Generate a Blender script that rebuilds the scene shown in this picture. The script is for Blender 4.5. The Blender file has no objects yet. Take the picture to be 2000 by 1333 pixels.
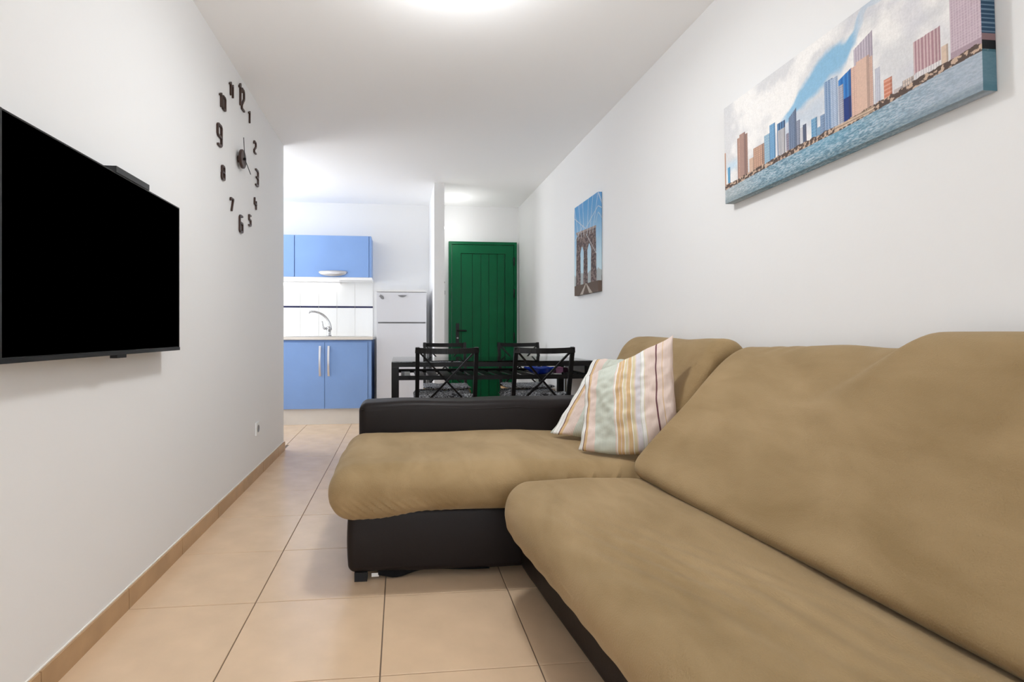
import bpy, bmesh, math, random
import numpy as np
from mathutils import Vector, Matrix, noise
random.seed(7)
SC = bpy.context.scene
COL = SC.collection
PI = math.pi

# ------------------------------------------------------------------ camera, world, exposure, lights
PSI = math.radians(6.196)
cam_d = bpy.data.cameras.new('camera')
cam = bpy.data.objects.new('camera', cam_d); COL.objects.link(cam)
cam.location = (0, 0, .95)
cam.rotation_euler = (PI/2, 0, -PSI)
cam_d.sensor_width = 36; cam_d.lens = 1050/2000*36
cam_d.shift_x = 104/2000; cam_d.shift_y = -16.5/2000
cam_d.clip_start = .02
SC.camera = cam

w = bpy.data.worlds.new('world'); SC.world = w; w.use_nodes = True
w.node_tree.nodes['Background'].inputs[0].default_value = (.93, .96, 1, 1)
w.node_tree.nodes['Background'].inputs[1].default_value = 3.0
SC.view_settings.view_transform = 'Standard'
SC.view_settings.look = 'None'
SC.view_settings.gamma = 1
SC.view_settings.use_curve_mapping = False
SC.view_settings.exposure = 0.66

CEIL = 2.458; LX = -.936; RX = 1.416; BY = 6.37; FY = -1.7; KX = -2.5; LEND = 4.46

def light(name, kind, loc, power, color=(1, .97, .93), size=.3, rot=(0, 0, 0), sy=None):
    d = bpy.data.lights.new(name, kind); d.energy = power; d.color = color
    if kind == 'AREA':
        d.size = size
        if sy: d.shape = 'RECTANGLE'; d.size_y = sy
    else:
        d.shadow_soft_size = size
    o = bpy.data.objects.new(name, d); COL.objects.link(o); o.location = loc; o.rotation_euler = rot
    return o
SC.cycles.max_bounces = 16; SC.cycles.diffuse_bounces = 12     # a white room lives on interreflection
light('rear_fill', 'AREA', (.24, FY+.06, 1.35), 4, (.90, .955, 1), 1.7, (PI/2, 0, 0), 2.0)  # added soft fill, set in an assumed opening behind the camera
light('kitchen_fill', 'AREA', (KX+.06, 5.35, 1.5), 19, (.96, .98, 1), 1.5, (0, -PI/2, 0), 1.3)  # added fill for the far end, through an assumed window out of view
light('ceiling_bulb', 'POINT', (.24, 2.12, 2.19), 6.6, (.945, .975, 1), .10)
light('ceiling_lamp_down', 'AREA', (.24, 2.12, 2.33), 7.6, (.945, .975, 1), .2)
light('rear_fill_down', 'AREA', (.30, -.5, 2.33), 3.2, (.945, .975, 1), .2)  # added fill from an assumed second lamp, unseen behind the camera
light('kitchen_bulb', 'POINT', (-1.26, 5.43, 2.28), 1.7, (.96, .98, 1), .07)
light('entry_bulb', 'POINT', (.60, 5.95, 2.12), 2.3, (.98, .98, .97), .05)

# ------------------------------------------------------------------ materials
def mat(name, color=(.8, .8, .8), rough=.5, metal=0, spec=.5, bump=None, var=None, sheen=0, coat=0, emit=None, trans=0, ior=1.45, alpha=1):
    m = bpy.data.materials.new(name); m.use_nodes = True
    nt = m.node_tree; b = nt.nodes['Principled BSDF']
    b.inputs['Base Color'].default_value = (*color, 1)
    b.inputs['Roughness'].default_value = rough
    b.inputs['Metallic'].default_value = metal
    b.inputs['Specular IOR Level'].default_value = spec
    b.inputs['Sheen Weight'].default_value = sheen
    b.inputs['Coat Weight'].default_value = coat
    b.inputs['IOR'].default_value = ior
    b.inputs['Transmission Weight'].default_value = trans
    b.inputs['Alpha'].default_value = alpha
    if emit:
        b.inputs['Emission Color'].default_value = (*emit[0], 1); b.inputs['Emission Strength'].default_value = emit[1]
    tc = nt.nodes.new('ShaderNodeTexCoord')
    if var:   # (scale, amount, stretch)
        mp = nt.nodes.new('ShaderNodeMapping'); mp.inputs['Scale'].default_value = var[2] if len(var) > 2 else (1, 1, 1)
        n = nt.nodes.new('ShaderNodeTexNoise'); n.inputs['Scale'].default_value = var[0]; n.inputs['Detail'].default_value = 5
        r = nt.nodes.new('ShaderNodeMapRange'); r.inputs['From Min'].default_value = .3; r.inputs['From Max'].default_value = .7
        r.inputs['To Min'].default_value = 1-var[1]; r.inputs['To Max'].default_value = 1+var[1]
        mx = nt.nodes.new('ShaderNodeVectorMath'); mx.operation = 'SCALE'; mx.inputs[0].default_value = color
        nt.links.new(tc.outputs['Object'], mp.inputs[0]); nt.links.new(mp.outputs[0], n.inputs['Vector'])
        nt.links.new(n.outputs[0], r.inputs['Value']); nt.links.new(r.outputs[0], mx.inputs['Scale'])
        nt.links.new(mx.outputs[0], b.inputs['Base Color'])
    if bump:  # list of (scale, strength, distance)
        prev = None
        for (sc, st, di) in bump:
            n = nt.nodes.new('ShaderNodeTexNoise'); n.inputs['Scale'].default_value = sc; n.inputs['Detail'].default_value = 4
            nt.links.new(tc.outputs['Object'], n.inputs['Vector'])
            bp = nt.nodes.new('ShaderNodeBump'); bp.inputs['Strength'].default_value = st; bp.inputs['Distance'].default_value = di
            nt.links.new(n.outputs[0], bp.inputs['Height'])
            if prev: nt.links.new(prev.outputs[0], bp.inputs['Normal'])
            prev = bp
        nt.links.new(prev.outputs[0], b.inputs['Normal'])
    return m

M = {}
M['wall'] = mat('wall_paint', (.80, .80, .80), .75, spec=.25, bump=[(60, .12, .002), (6, .15, .006)])
M['ceiling'] = mat('ceiling_paint', (.93, .93, .93), .85, spec=.2, bump=[(40, .1, .002)])
M['tile'] = mat('floor_tile', (.71, .52, .35), .25, spec=.85, var=(7, .06), bump=[(90, .12, .0006)])
M['grout'] = mat('floor_grout', (.16, .12, .09), .9)
M['base_tile'] = mat('baseboard_tile', (.47, .30, .16), .4, var=(9, .1))
M['white_grout'] = mat('white_grout', (.8, .78, .74), .8)
M['caulk'] = mat('caulk', (.85, .82, .77), .7)
M['blue'] = mat('blue_laminate', (.215, .355, .66), .42, spec=.35, var=(3, .03))
M['blue_edge'] = mat('blue_edge', (.09, .17, .42), .5)
M['cream'] = mat('plinth_cream', (.72, .68, .62), .45, var=(5, .04))
M['white'] = mat('white_plastic', (.78, .78, .78), .35)
M['appl'] = mat('fridge_enamel', (.68, .69, .73), .32, bump=[(150, .05, .001)])
M['appl_side'] = mat('fridge_side', (.25, .26, .29), .5)
M['steel'] = mat('steel', (.62, .62, .62), .22, metal=1)
M['brushed'] = mat('brushed_metal', (.66, .66, .68), .38, metal=1)
M['chrome'] = mat('chrome', (.5, .5, .5), .1, metal=1)
M['wtile'] = mat('glazed_tile', (.78, .78, .77), .12, spec=.5)
M['navy'] = mat('navy_border', (.012, .014, .06), .2)
M['green'] = mat('green_paint', (.004, .112, .042), .38, spec=.14, var=(2.5, .12, (1, 1, .4)), bump=[(25, .12, .002)])
M['green_dark'] = mat('green_groove', (.003, .05, .019), .5)
M['iron'] = mat('black_iron', (.012, .012, .013), .45, metal=.2)
M['frame'] = mat('black_lacquer', (.008, .007, .007), .38, spec=.22)
M['tvscreen'] = mat('tv_screen', (.0, .0, .0), .5, spec=0.0)
M['tvframe'] = mat('tv_bezel', (.015, .015, .016), .3)
M['leather'] = mat('brown_leather', (.013, .0095, .009), .45, spec=.22, bump=[(260, .25, .0008), (14, .2, .004)])
M['lining'] = mat('black_lining', (.012, .012, .014), .9)
M['lamp'] = mat('lamp_glass', (.9, .9, .88), .4, emit=((1, .98, .95), 2.0))
M['tube'] = mat('lit_tube', (.9, .9, .9), .4, emit=((1, .98, .96), 3.5))
M['brown'] = mat('dark_brown_wood', (.045, .022, .016), .4)
M['blue_glass'] = mat('cobalt_bowl', (.02, .09, .80), .2)
M['pink'] = mat('pink_card', (.62, .26, .48), .6)
M['maroon'] = mat('maroon_card', (.05, .008, .03), .6)
M['paper'] = mat('paper', (.7, .7, .68), .8)
M['wicker'] = mat('tan_wicker', (.5, .33, .16), .8, var=(60, .3), bump=[(90, .6, .004)])
M['grey'] = mat('grey_rubber', (.22, .22, .23), .5)
M['red'] = mat('red', (.5, .02, .02), .5)
M['film'] = mat('translucent_film', (.92, .93, .94), .4, trans=.2, bump=[(9, .9, .02), (30, .6, .008)])

def thin_glass(name, tint):
    m = bpy.data.materials.new(name); m.use_nodes = True; nt = m.node_tree
    nt.nodes.remove(nt.nodes['Principled BSDF'])
    f = nt.nodes.new('ShaderNodeFresnel'); f.inputs['IOR'].default_value = 1.5
    t = nt.nodes.new('ShaderNodeBsdfTransparent'); t.inputs[0].default_value = (*tint, 1)
    g = nt.nodes.new('ShaderNodeBsdfGlossy'); g.inputs['Roughness'].default_value = 0
    mx = nt.nodes.new('ShaderNodeMixShader')
    nt.links.new(f.outputs[0], mx.inputs[0]); nt.links.new(t.outputs[0], mx.inputs[1]); nt.links.new(g.outputs[0], mx.inputs[2])
    nt.links.new(mx.outputs[0], nt.nodes['Material Output'].inputs[0])
    return m
M['glass'] = thin_glass('table_glass', (.90, .95, .93))
M['window'] = thin_glass('window_glass', (.97, .98, .98))

def suede():
    m = bpy.data.materials.new('tan_suede'); m.use_nodes = True; nt = m.node_tree; b = nt.nodes['Principled BSDF']
    b.inputs['Roughness'].default_value = .85; b.inputs['Specular IOR Level'].default_value = .15
    b.inputs['Sheen Weight'].default_value = .18; b.inputs['Sheen Roughness'].default_value = .4
    b.inputs['Sheen Tint'].default_value = (1, .88, .68, 1)
    tc = nt.nodes.new('ShaderNodeTexCoord')
    def nz(scale, det, stretch, dist=0, rough=.5):
        mp = nt.nodes.new('ShaderNodeMapping'); mp.inputs['Scale'].default_value = stretch; mp.inputs['Rotation'].default_value = (0, 0, .25)
        n = nt.nodes.new('ShaderNodeTexNoise'); n.inputs['Scale'].default_value = scale; n.inputs['Detail'].default_value = det
        n.inputs['Distortion'].default_value = dist; n.inputs['Roughness'].default_value = rough
        nt.links.new(tc.outputs['Object'], mp.inputs[0]); nt.links.new(mp.outputs[0], n.inputs['Vector']); return n
    n1 = nz(2.6, 4, (1, .55, 1), 1.2); n2 = nz(11, 5, (1, .35, 1), .6)
    add = nt.nodes.new('ShaderNodeMath'); add.operation = 'MULTIPLY_ADD'; add.inputs[1].default_value = .6
    nt.links.new(n2.outputs[0], add.inputs[0]); nt.links.new(n1.outputs[0], add.inputs[2])
    cr = nt.nodes.new('ShaderNodeValToRGB'); e = cr.color_ramp.elements
    e[0].position = .57; e[0].color = (.262, .178, .085, 1); e[1].position = .97; e[1].color = (.362, .255, .135, 1)
    nt.links.new(add.outputs[0], cr.inputs[0]); nt.links.new(cr.outputs[0], b.inputs['Base Color'])
    n3 = nt.nodes.new('ShaderNodeTexNoise'); n3.inputs['Scale'].default_value = 260; n3.inputs['Detail'].default_value = 2
    nt.links.new(tc.outputs['Object'], n3.inputs['Vector'])
    b1 = nt.nodes.new('ShaderNodeBump'); b1.inputs['Strength'].default_value = .6; b1.inputs['Distance'].default_value = .0020
    nt.links.new(n3.outputs[0], b1.inputs['Height'])
    b2 = nt.nodes.new('ShaderNodeBump'); b2.inputs['Strength'].default_value = .35; b2.inputs['Distance'].default_value = .010
    nt.links.new(n2.outputs[0], b2.inputs['Height']); nt.links.new(b1.outputs[0], b2.inputs['Normal'])
    nt.links.new(b2.outputs[0], b.inputs['Normal'])
    return m
M['suede'] = suede()

def stripes():
    m = bpy.data.materials.new('striped_cotton'); m.use_nodes = True; nt = m.node_tree; b = nt.nodes['Principled BSDF']
    b.inputs['Roughness'].default_value = .9; b.inputs['Specular IOR Level'].default_value = .1
    uv = nt.nodes.new('ShaderNodeUVMap'); sp = nt.nodes.new('ShaderNodeSeparateXYZ'); nt.links.new(uv.outputs[0], sp.inputs[0])
    cr = nt.nodes.new('ShaderNodeValToRGB'); cr.color_ramp.interpolation = 'CONSTANT'
    PK = (.72, .59, .53); WH = (.80, .79, .77); OR = (.64, .45, .25); SG = (.57, .60, .53); YL = (.67, .59, .39); DK = (.16, .07, .08); LV = (.66, .63, .66)
    st = [(0, SG), (.008, WH), (.030, SG), (.034, WH), (.052, DK), (.059, OR), (.088, PK), (.175, SG), (.390, PK), (.402, WH), (.412, OR), (.445, PK), (.452, OR), (.480, WH), (.488, YL), (.515, PK), (.523, OR), (.560, WH), (.568, YL), (.600, PK), (.612, LV), (.660, SG), (.666, WH), (.696, YL), (.706, PK), (.82, DK), (.834, PK), (.89, OR), (.897, PK)]
    el = cr.color_ramp.elements; el[0].position = 0; el[0].color = (*st[0][1], 1); el[1].position = 1; el[1].color = (*PK, 1)
    for p, c in st[1:]:
        q = el.new(p); q.color = (*c, 1)
    # fine rib lines inside the stripes
    w1 = nt.nodes.new('ShaderNodeMath'); w1.operation = 'MULTIPLY'; w1.inputs[1].default_value = 6.283*78; nt.links.new(sp.outputs['X'], w1.inputs[0])
    w2 = nt.nodes.new('ShaderNodeMath'); w2.operation = 'SINE'; nt.links.new(w1.outputs[0], w2.inputs[0])
    w3 = nt.nodes.new('ShaderNodeMapRange'); w3.inputs['From Min'].default_value = -1; w3.inputs['To Min'].default_value = .86; w3.inputs['To Max'].default_value = 1.06
    nt.links.new(w2.outputs[0], w3.inputs['Value'])
    sc = nt.nodes.new('ShaderNodeVectorMath'); sc.operation = 'SCALE'
    nt.links.new(sp.outputs['X'], cr.inputs[0]); nt.links.new(cr.outputs[0], sc.inputs[0]); nt.links.new(w3.outputs[0], sc.inputs['Scale'])
    nt.links.new(sc.outputs[0], b.inputs['Base Color'])
    tc = nt.nodes.new('ShaderNodeTexCoord'); n = nt.nodes.new('ShaderNodeTexNoise'); n.inputs['Scale'].default_value = 22; n.inputs['Detail'].default_value = 3
    nt.links.new(tc.outputs['Object'], n.inputs['Vector'])
    bp = nt.nodes.new('ShaderNodeBump'); bp.inputs['Strength'].default_value = .5; bp.inputs['Distance'].default_value = .006
    nt.links.new(n.outputs[0], bp.inputs['Height']); nt.links.new(bp.outputs[0], b.inputs['Normal'])
    return m
M['stripes'] = stripes()

def floral():
    m = bpy.data.materials.new('floral_cotton'); m.use_nodes = True; nt = m.node_tree; b = nt.nodes['Principled BSDF']
    b.inputs['Roughness'].default_value = .9
    tc = nt.nodes.new('ShaderNodeTexCoord'); n = nt.nodes.new('ShaderNodeTexNoise'); n.inputs['Scale'].default_value = 17; n.inputs['Detail'].default_value = 2.5; n.inputs['Distortion'].default_value = 3.0
    nt.links.new(tc.outputs['Object'], n.inputs['Vector'])
    cr = nt.nodes.new('ShaderNodeValToRGB'); cr.color_ramp.interpolation = 'CONSTANT'; e = cr.color_ramp.elements
    e[0].position = 0; e[0].color = (.012, .012, .016, 1); e[1].position = .45; e[1].color = (.42, .43, .45, 1)
    q = e.new(.50); q.color = (.012, .012, .016, 1); q = e.new(.60); q.color = (.38, .39, .40, 1); q = e.new(.64); q.color = (.012, .012, .016, 1)
    nt.links.new(n.outputs[0], cr.inputs[0]); nt.links.new(cr.outputs[0], b.inputs['Base Color'])
    return m
M['floral'] = floral()

def print_mat():
    m = bpy.data.materials.new('canvas_print'); m.use_nodes = True; nt = m.node_tree; b = nt.nodes['Principled BSDF']
    b.inputs['Roughness'].default_value = .7; b.inputs['Specular IOR Level'].default_value = .2
    a = nt.nodes.new('ShaderNodeAttribute'); a.attribute_name = 'print'
    nt.links.new(a.outputs['Color'], b.inputs['Base Color'])
    tc = nt.nodes.new('ShaderNodeTexCoord'); n = nt.nodes.new('ShaderNodeTexNoise'); n.inputs['Scale'].default_value = 500
    nt.links.new(tc.outputs['Object'], n.inputs['Vector'])
    bp = nt.nodes.new('ShaderNodeBump'); bp.inputs['Strength'].default_value = .3; bp.inputs['Distance'].default_value = .0008
    nt.links.new(n.outputs[0], bp.inputs['Height']); nt.links.new(bp.outputs[0], b.inputs['Normal'])
    return m
M['print'] = print_mat()

# ------------------------------------------------------------------ helpers
def link(name, me, m=None, parent=None, smooth=False):
    o = bpy.data.objects.new(name, me); COL.objects.link(o)
    if m is not None and len(me.materials) == 0: me.materials.append(M[m] if isinstance(m, str) else m)
    if smooth:
        me.polygons.foreach_set('use_smooth', [True]*len(me.polygons))
    if parent is not None: o.parent = parent
    return o
def obj(name, bm, m, parent=None, smooth=False, bevel=0, seg=2):
    if bevel:
        es = [e for e in bm.edges if len(e.link_faces) == 2 and e.calc_face_angle() > .6]
        bmesh.ops.bevel(bm, geom=es, offset=bevel, segments=seg, affect='EDGES', clamp_overlap=True)
    bmesh.ops.recalc_face_normals(bm, faces=bm.faces[:])
    me = bpy.data.meshes.new(name); bm.to_mesh(me); bm.free()
    return link(name, me, m, parent, smooth)
def bx(bm, x0, x1, y0, y1, z0, z1):
    v = [bm.verts.new(p) for p in ((x0, y0, z0), (x1, y0, z0), (x1, y1, z0), (x0, y1, z0), (x0, y0, z1), (x1, y0, z1), (x1, y1, z1), (x0, y1, z1))]
    for f in ((0, 3, 2, 1), (4, 5, 6, 7), (0, 1, 5, 4), (1, 2, 6, 5), (2, 3, 7, 6), (3, 0, 4, 7)):
        bm.faces.new([v[i] for i in f])
    return v
def box(name, m, x0, x1, y0, y1, z0, z1, parent=None, bevel=0, seg=2, smooth=False):
    bm = bmesh.new(); bx(bm, x0, x1, y0, y1, z0, z1)
    return obj(name, bm, m, parent, smooth, bevel, seg)
def bar(bm, a, b, w, h, up=(0, 0, 1)):
    """rectangular bar from a to b; w across, h along 'up'"""
    a = Vector(a); b = Vector(b); d = (b-a).normalized(); u = Vector(up)
    s = d.cross(u).normalized(); u = s.cross(d).normalized()
    vs = []
    for p in (a, b):
        for i, j in ((-1, -1), (1, -1), (1, 1), (-1, 1)):
            vs.append(bm.verts.new(p+s*w/2*i+u*h/2*j))
    bm.faces.new(vs[0:4][::-1]); bm.faces.new(vs[4:8])
    for k in range(4):
        bm.faces.new([vs[k], vs[(k+1) % 4], vs[4+(k+1) % 4], vs[4+k]])
def tube(bm, pts, r, n=12, cap=True):
    pts = [Vector(p) for p in pts]; rs = r if isinstance(r, (list, tuple)) else [r]*len(pts)
    rings = []; prev = None
    for i, p in enumerate(pts):
        t = (pts[min(i+1, len(pts)-1)]-pts[max(i-1, 0)]).normalized()
        if prev is None:
            a = Vector((0, 0, 1)) if abs(t.z) < .9 else Vector((1, 0, 0)); s = t.cross(a).normalized()
        else:
            s = (prev-t*prev.dot(t)).normalized()
        prev = s; u = t.cross(s)
        rings.append([bm.verts.new(p+(s*math.cos(2*PI*k/n)+u*math.sin(2*PI*k/n))*rs[i]) for k in range(n)])
    for A, B in zip(rings, rings[1:]):
        for k in range(n): bm.faces.new([A[k], A[(k+1) % n], B[(k+1) % n], B[k]])
    if cap: bm.faces.new(rings[0][::-1]); bm.faces.new(rings[-1])
def lathe(bm, prof, c=(0, 0, 0), n=32, axis='z'):
    c = Vector(c); rings = []
    for r, z in prof:
        ring = []
        for k in range(n):
            a = 2*PI*k/n; x, y = r*math.cos(a), r*math.sin(a)
            p = (x, y, z) if axis == 'z' else ((z, x, y) if axis == 'x' else (x, z, y))
            ring.append(bm.verts.new(c+Vector(p)))
        rings.append(ring)
    for A, B in zip(rings, rings[1:]):
        for k in range(n): bm.faces.new([A[k], A[(k+1) % n], B[(k+1) % n], B[k]])
    bm.faces.new(rings[0][::-1]); bm.faces.new(rings[-1])
def tag(o, label, cat=None, group=None, kind=None):
    o['label'] = label
    if cat: o['category'] = cat
    if group: o['group'] = group
    if kind: o['kind'] = kind
    return o
def empty(name, loc, label, cat, group=None, rz=0, kind=None):
    o = bpy.data.objects.new(name, None); COL.objects.link(o); o.location = loc; o.rotation_euler = (0, 0, rz)
    o.empty_display_size = .05
    return tag(o, label, cat, group, kind)
def reparent(o, p):
    o.parent = p; o.matrix_parent_inverse = Matrix.Translation(-p.location)

def rbox_warp(name, half, r, warp, m, parent, n=(24, 24, 12), nr=6):
    """a rounded block meshed densely; warp maps local (x,y,z) to the world"""
    hx, hy, hz = half
    def axis(h, k):
        a = [-h+r*(1-math.cos(PI/2*t/nr*.999+0)) if False else -h+r*(t/nr)**1.15 for t in range(nr+1)]
        inner = [(-h+r)+(2*h-2*r)*i/k for i in range(1, k)]
        return a+inner+[-v for v in a[::-1]]
    ax = [axis(hx, n[0]), axis(hy, n[1]), axis(hz, n[2])]
    idx = {}; verts = []; faces = []
    def vid(i, j, k):
        key = (i, j, k)
        if key not in idx:
            p = Vector((ax[0][i], ax[1][j], ax[2][k]))
            q = Vector((max(-hx+r, min(hx-r, p.x)), max(-hy+r, min(hy-r, p.y)), max(-hz+r, min(hz-r, p.z))))
            d = p-q
            if d.length > 1e-9:
                nn = sum(1 for c in d if abs(c) > 1e-9)
                p = q+d.normalized()*r
            idx[key] = len(verts); verts.append(tuple(warp(p)))
        return idx[key]
    L = [len(a)-1 for a in ax]
    for i in range(L[0]):
        for j in range(L[1]):
            faces.append((vid(i, j, 0), vid(i, j+1, 0), vid(i+1, j+1, 0), vid(i+1, j, 0)))
            faces.append((vid(i, j, L[2]), vid(i+1, j, L[2]), vid(i+1, j+1, L[2]), vid(i, j+1, L[2])))
    for i in range(L[0]):
        for k in range(L[2]):
            faces.append((vid(i, 0, k), vid(i+1, 0, k), vid(i+1, 0, k+1), vid(i, 0, k+1)))
            faces.append((vid(i, L[1], k), vid(i, L[1], k+1), vid(i+1, L[1], k+1), vid(i+1, L[1], k)))
    for j in range(L[1]):
        for k in range(L[2]):
            faces.append((vid(0, j, k), vid(0, j, k+1), vid(0, j+1, k+1), vid(0, j+1, k)))
            faces.append((vid(L[0], j, k), vid(L[0], j+1, k), vid(L[0], j+1, k+1), vid(L[0], j, k+1)))
    me = bpy.data.meshes.new(name); me.from_pydata(verts, [], faces); me.update()
    return link(name, me, m, parent, True)
def sstep(a, b, x):
    t = max(0, min(1, (x-a)/(b-a))); return t*t*(3-2*t)

# ------------------------------------------------------------------ setting
def structure(o, label, cat): return tag(o, label, cat, kind='structure')
T = .12
floor = structure(box('floor', 'grout', KX-T, RX+T, FY-T, BY+T, -.12, -.004), 'beige ceramic tiled floor with thin dark joints', 'floor')
structure(box('ceiling', 'ceiling', KX-T, RX+T, FY-T, BY+T, CEIL, CEIL+.12), 'plain white painted ceiling', 'ceiling')
structure(box('wall_right', 'wall', RX, RX+T, FY-T, BY+T, 0, CEIL), 'long white wall behind the sofa, carrying both canvases', 'wall')
structure(box('wall_left', 'wall', LX-T, LX, FY, LEND, 0, CEIL), 'white wall with the television and the wall clock', 'wall')
bm = bmesh.new()
bx(bm, KX-T, KX, LEND-T, 4.6, 0, CEIL); bx(bm, KX-T, KX, 6.1, BY+T, 0, CEIL); bx(bm, KX-T, KX, 4.6, 6.1, 0, .85); bx(bm, KX-T, KX, 4.6, 6.1, 2.15, CEIL)
structure(obj('wall_kitchen_side', bm, 'wall'), 'white side wall of the kitchen corner with an added window', 'wall')
bm = bmesh.new()
for y0, y1 in ((4.6, 4.65), (5.325, 5.375), (6.05, 6.1)): bx(bm, KX-.08, KX-.02, y0, y1, .85, 2.15)
for z0, z1 in ((.85, .90), (2.10, 2.15)): bx(bm, KX-.08, KX-.02, 4.65, 6.05, z0, z1)
w2 = structure(obj('added_window_2', bm, 'white'), 'white framed window added for fill light, unseen behind the television wall', 'window')  # assumed window, put in to brighten the far end
box('pane', 'window', KX-.055, KX-.05, 4.65, 5.325, .90, 2.10, w2)
box('pane', 'window', KX-.055, KX-.05, 5.375, 6.05, .90, 2.10, w2)
structure(box('wall_kitchen_near', 'wall', KX, LX-T, LEND-T, LEND, 0, CEIL), 'white wall closing the kitchen corner towards the television side', 'wall')
wb = structure(box('wall_back', 'wall', KX, RX, BY, BY+T, 0, CEIL), 'white far wall behind the kitchen units and the green door', 'wall')
structure(box('wall_partition', 'wall', .339, .441, 5.40, BY, 0, CEIL), 'narrow white partition between the fridge and the green door', 'wall')
# wall behind the camera, its glazed opening added to let in fill light
bm = bmesh.new()
bx(bm, LX-T, -.62, FY-T, FY, 0, CEIL); bx(bm, 1.1, RX, FY-T, FY, 0, CEIL); bx(bm, -.62, 1.1, FY-T, FY, 2.36, CEIL)
structure(obj('wall_front', bm, 'wall'), 'white wall behind the viewer with an added glazed opening', 'wall')
bm = bmesh.new()
for x0, x1 in ((-.62, -.56), (.21, .27), (1.04, 1.1)): bx(bm, x0, x1, FY-.08, FY-.02, 0, 2.36)
for z0, z1 in ((0, .06), (2.30, 2.36)): bx(bm, -.56, 1.04, FY-.08, FY-.02, z0, z1)
wf = structure(obj('added_window_1', bm, 'white'), 'white framed glazed door added behind the viewer for fill light', 'window')
box('pane', 'window', -.56, .21, FY-.055, FY-.05, .06, 2.30, wf)
box('pane', 'window', .27, 1.04, FY-.055, FY-.05, .06, 2.30, wf)

# floor tiles, each one a piece of its own
PX, PY, GAP = .45, .4545, .0035
cache = {}
def tile_mesh(w_, d_):
    key = (round(w_, 4), round(d_, 4))
    if key not in cache:
        bm = bmesh.new(); bx(bm, 0, w_, 0, d_, -.004, 0)
        es = [e for e in bm.edges if all(v.co.z > -.001 for v in e.verts)]
        bmesh.ops.bevel(bm, geom=es, offset=.0012, segments=1, affect='EDGES')
        me = bpy.data.meshes.new('tile'); bm.to_mesh(me); bm.free(); me.materials.append(M['tile']); cache[key] = me
    return cache[key]
i0 = -6
for i in range(-6, 5):
    for j in range(-8, 12):
        x0, x1 = -.056+i*PX+GAP/2, -.056+(i+1)*PX-GAP/2
        y0, y1 = 1.956+j*PY+GAP/2, 1.956+(j+1)*PY-GAP/2
        xmin = LX if y0 < LEND-.05 else KX
        if y0 < LEND-.05 and y1 > LEND and x1 < LX: y0 = LEND
        elif y0 < LEND-.05: x0 = max(x0, LX)
        x0 = max(x0, KX); x1 = min(x1, RX); y0 = max(y0, FY); y1 = min(y1, BY)
        if x1-x0 < .02 or y1-y0 < .02: continue
        o = link('tile', tile_mesh(x1-x0, y1-y0), None, floor); o.location = (x0, y0, 0)

# baseboards
bl = structure(box('baseboard_left', 'caulk', LX, LX+.004, FY, LEND, 0, .074), 'tan tiled skirting along the left wall with white joints', 'baseboard')
for j in range(-8, 6):
    y0, y1 = 1.956+j*PY+.002, 1.956+(j+1)*PY-.002
    y0 = max(y0, FY); y1 = min(y1, LEND+.008)
    if y1 > y0: box('skirting_tile', 'base_tile', LX+.002, LX+.011, y0, y1, 0.0, .070, bl, bevel=.001, seg=1)
structure(box('baseboard_right', 'base_tile', RX-.010, RX, FY, BY-.02, 0, .070), 'tan tiled skirting along the right wall', 'baseboard')

# kitchen splashback tiles on the back wall
sp = structure(box('trim_1', 'white_grout', -2.3, -.318, BY-.006, BY, .90, 1.56), 'white tiled splashback with a navy border above the worktop', 'splashback')
def wt(x0, x1, z0, z1, m='wtile', nm='wall_tile'):
    box(nm, m, x0, x1, BY-.011, BY-.003, z0, z1, sp, bevel=.001, seg=1)
for k in range(10):
    x1 = -.32-.207*k; x0 = x1-.2040
    if x0 < -2.35: break
    wt(x0, x1, .905, 1.236); wt(x0, x1, 1.2375, 1.2575, 'navy', 'border_tile'); wt(x0, x1, 1.259, 1.556)

# ------------------------------------------------------------------ green door
d = empty('door_1', (.978, BY, 0), 'green painted wooden entrance door with vertical planks', 'door', kind='structure')
def dpart(name, m, x0, x1, y0, y1, z0, z1, bevel=.002, par=None):
    o = box(name, m, x0, x1, y0, y1, z0, z1, bevel=bevel, seg=1)
    reparent(o, d) if par is None else setattr(o, 'parent', par)
    return o
bm = bmesh.new()
bx(bm, .569, .602, BY-.045, BY, 0, 2.03); bx(bm, 1.355, 1.387, BY-.045, BY, 0, 2.03); bx(bm, .602, 1.355, BY-.045, BY, 1.998, 2.03)
o = obj('door_frame', bm, 'green', bevel=.003, seg=1); reparent(o, d)
bm = bmesh.new()
bx(bm, .608, .712, BY-.036, BY-.006, .02, 1.992); bx(bm, 1.248, 1.350, BY-.036, BY-.006, .02, 1.992)
bx(bm, .712, 1.248, BY-.036, BY-.006, 1.892, 1.992); bx(bm, .712, 1.248, BY-.036, BY-.006, .02, .16)
o = obj('door_leaf', bm, 'green', bevel=.003, seg=1); reparent(o, d)
dpart('backing', 'green_dark', .712, 1.248, BY-.012, BY-.004, .16, 1.892, 0)
xs = [.718, .852, .954, 1.050, 1.152, 1.242]
for a, b in zip(xs, xs[1:]):
    dpart('plank', 'green', a+.003, b-.003, BY-.024, BY-.010, .165, 1.886, .004)
o = box('handle_plate', 'iron', .652, .692, BY-.044, BY-.036, .82, 1.06, bevel=.004); reparent(o, d)
bm = bmesh.new(); tube(bm, [(.672, BY-.044, .974), (.672, BY-.085, .974), (.682, BY-.092, .974), (.775, BY-.090, .972)], .010, 10)
o = obj('door_handle', bm, 'iron', smooth=True); reparent(o, d)
bm = bmesh.new(); lathe(bm, [(.011, 0), (.011, -.012), (.006, -.014)], (.672, BY-.044, .885), 16, 'y')
o = obj('lock_cylinder', bm, 'brushed', smooth=True); reparent(o, d); o['label'] = 'bright metal lock cylinder'
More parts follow.
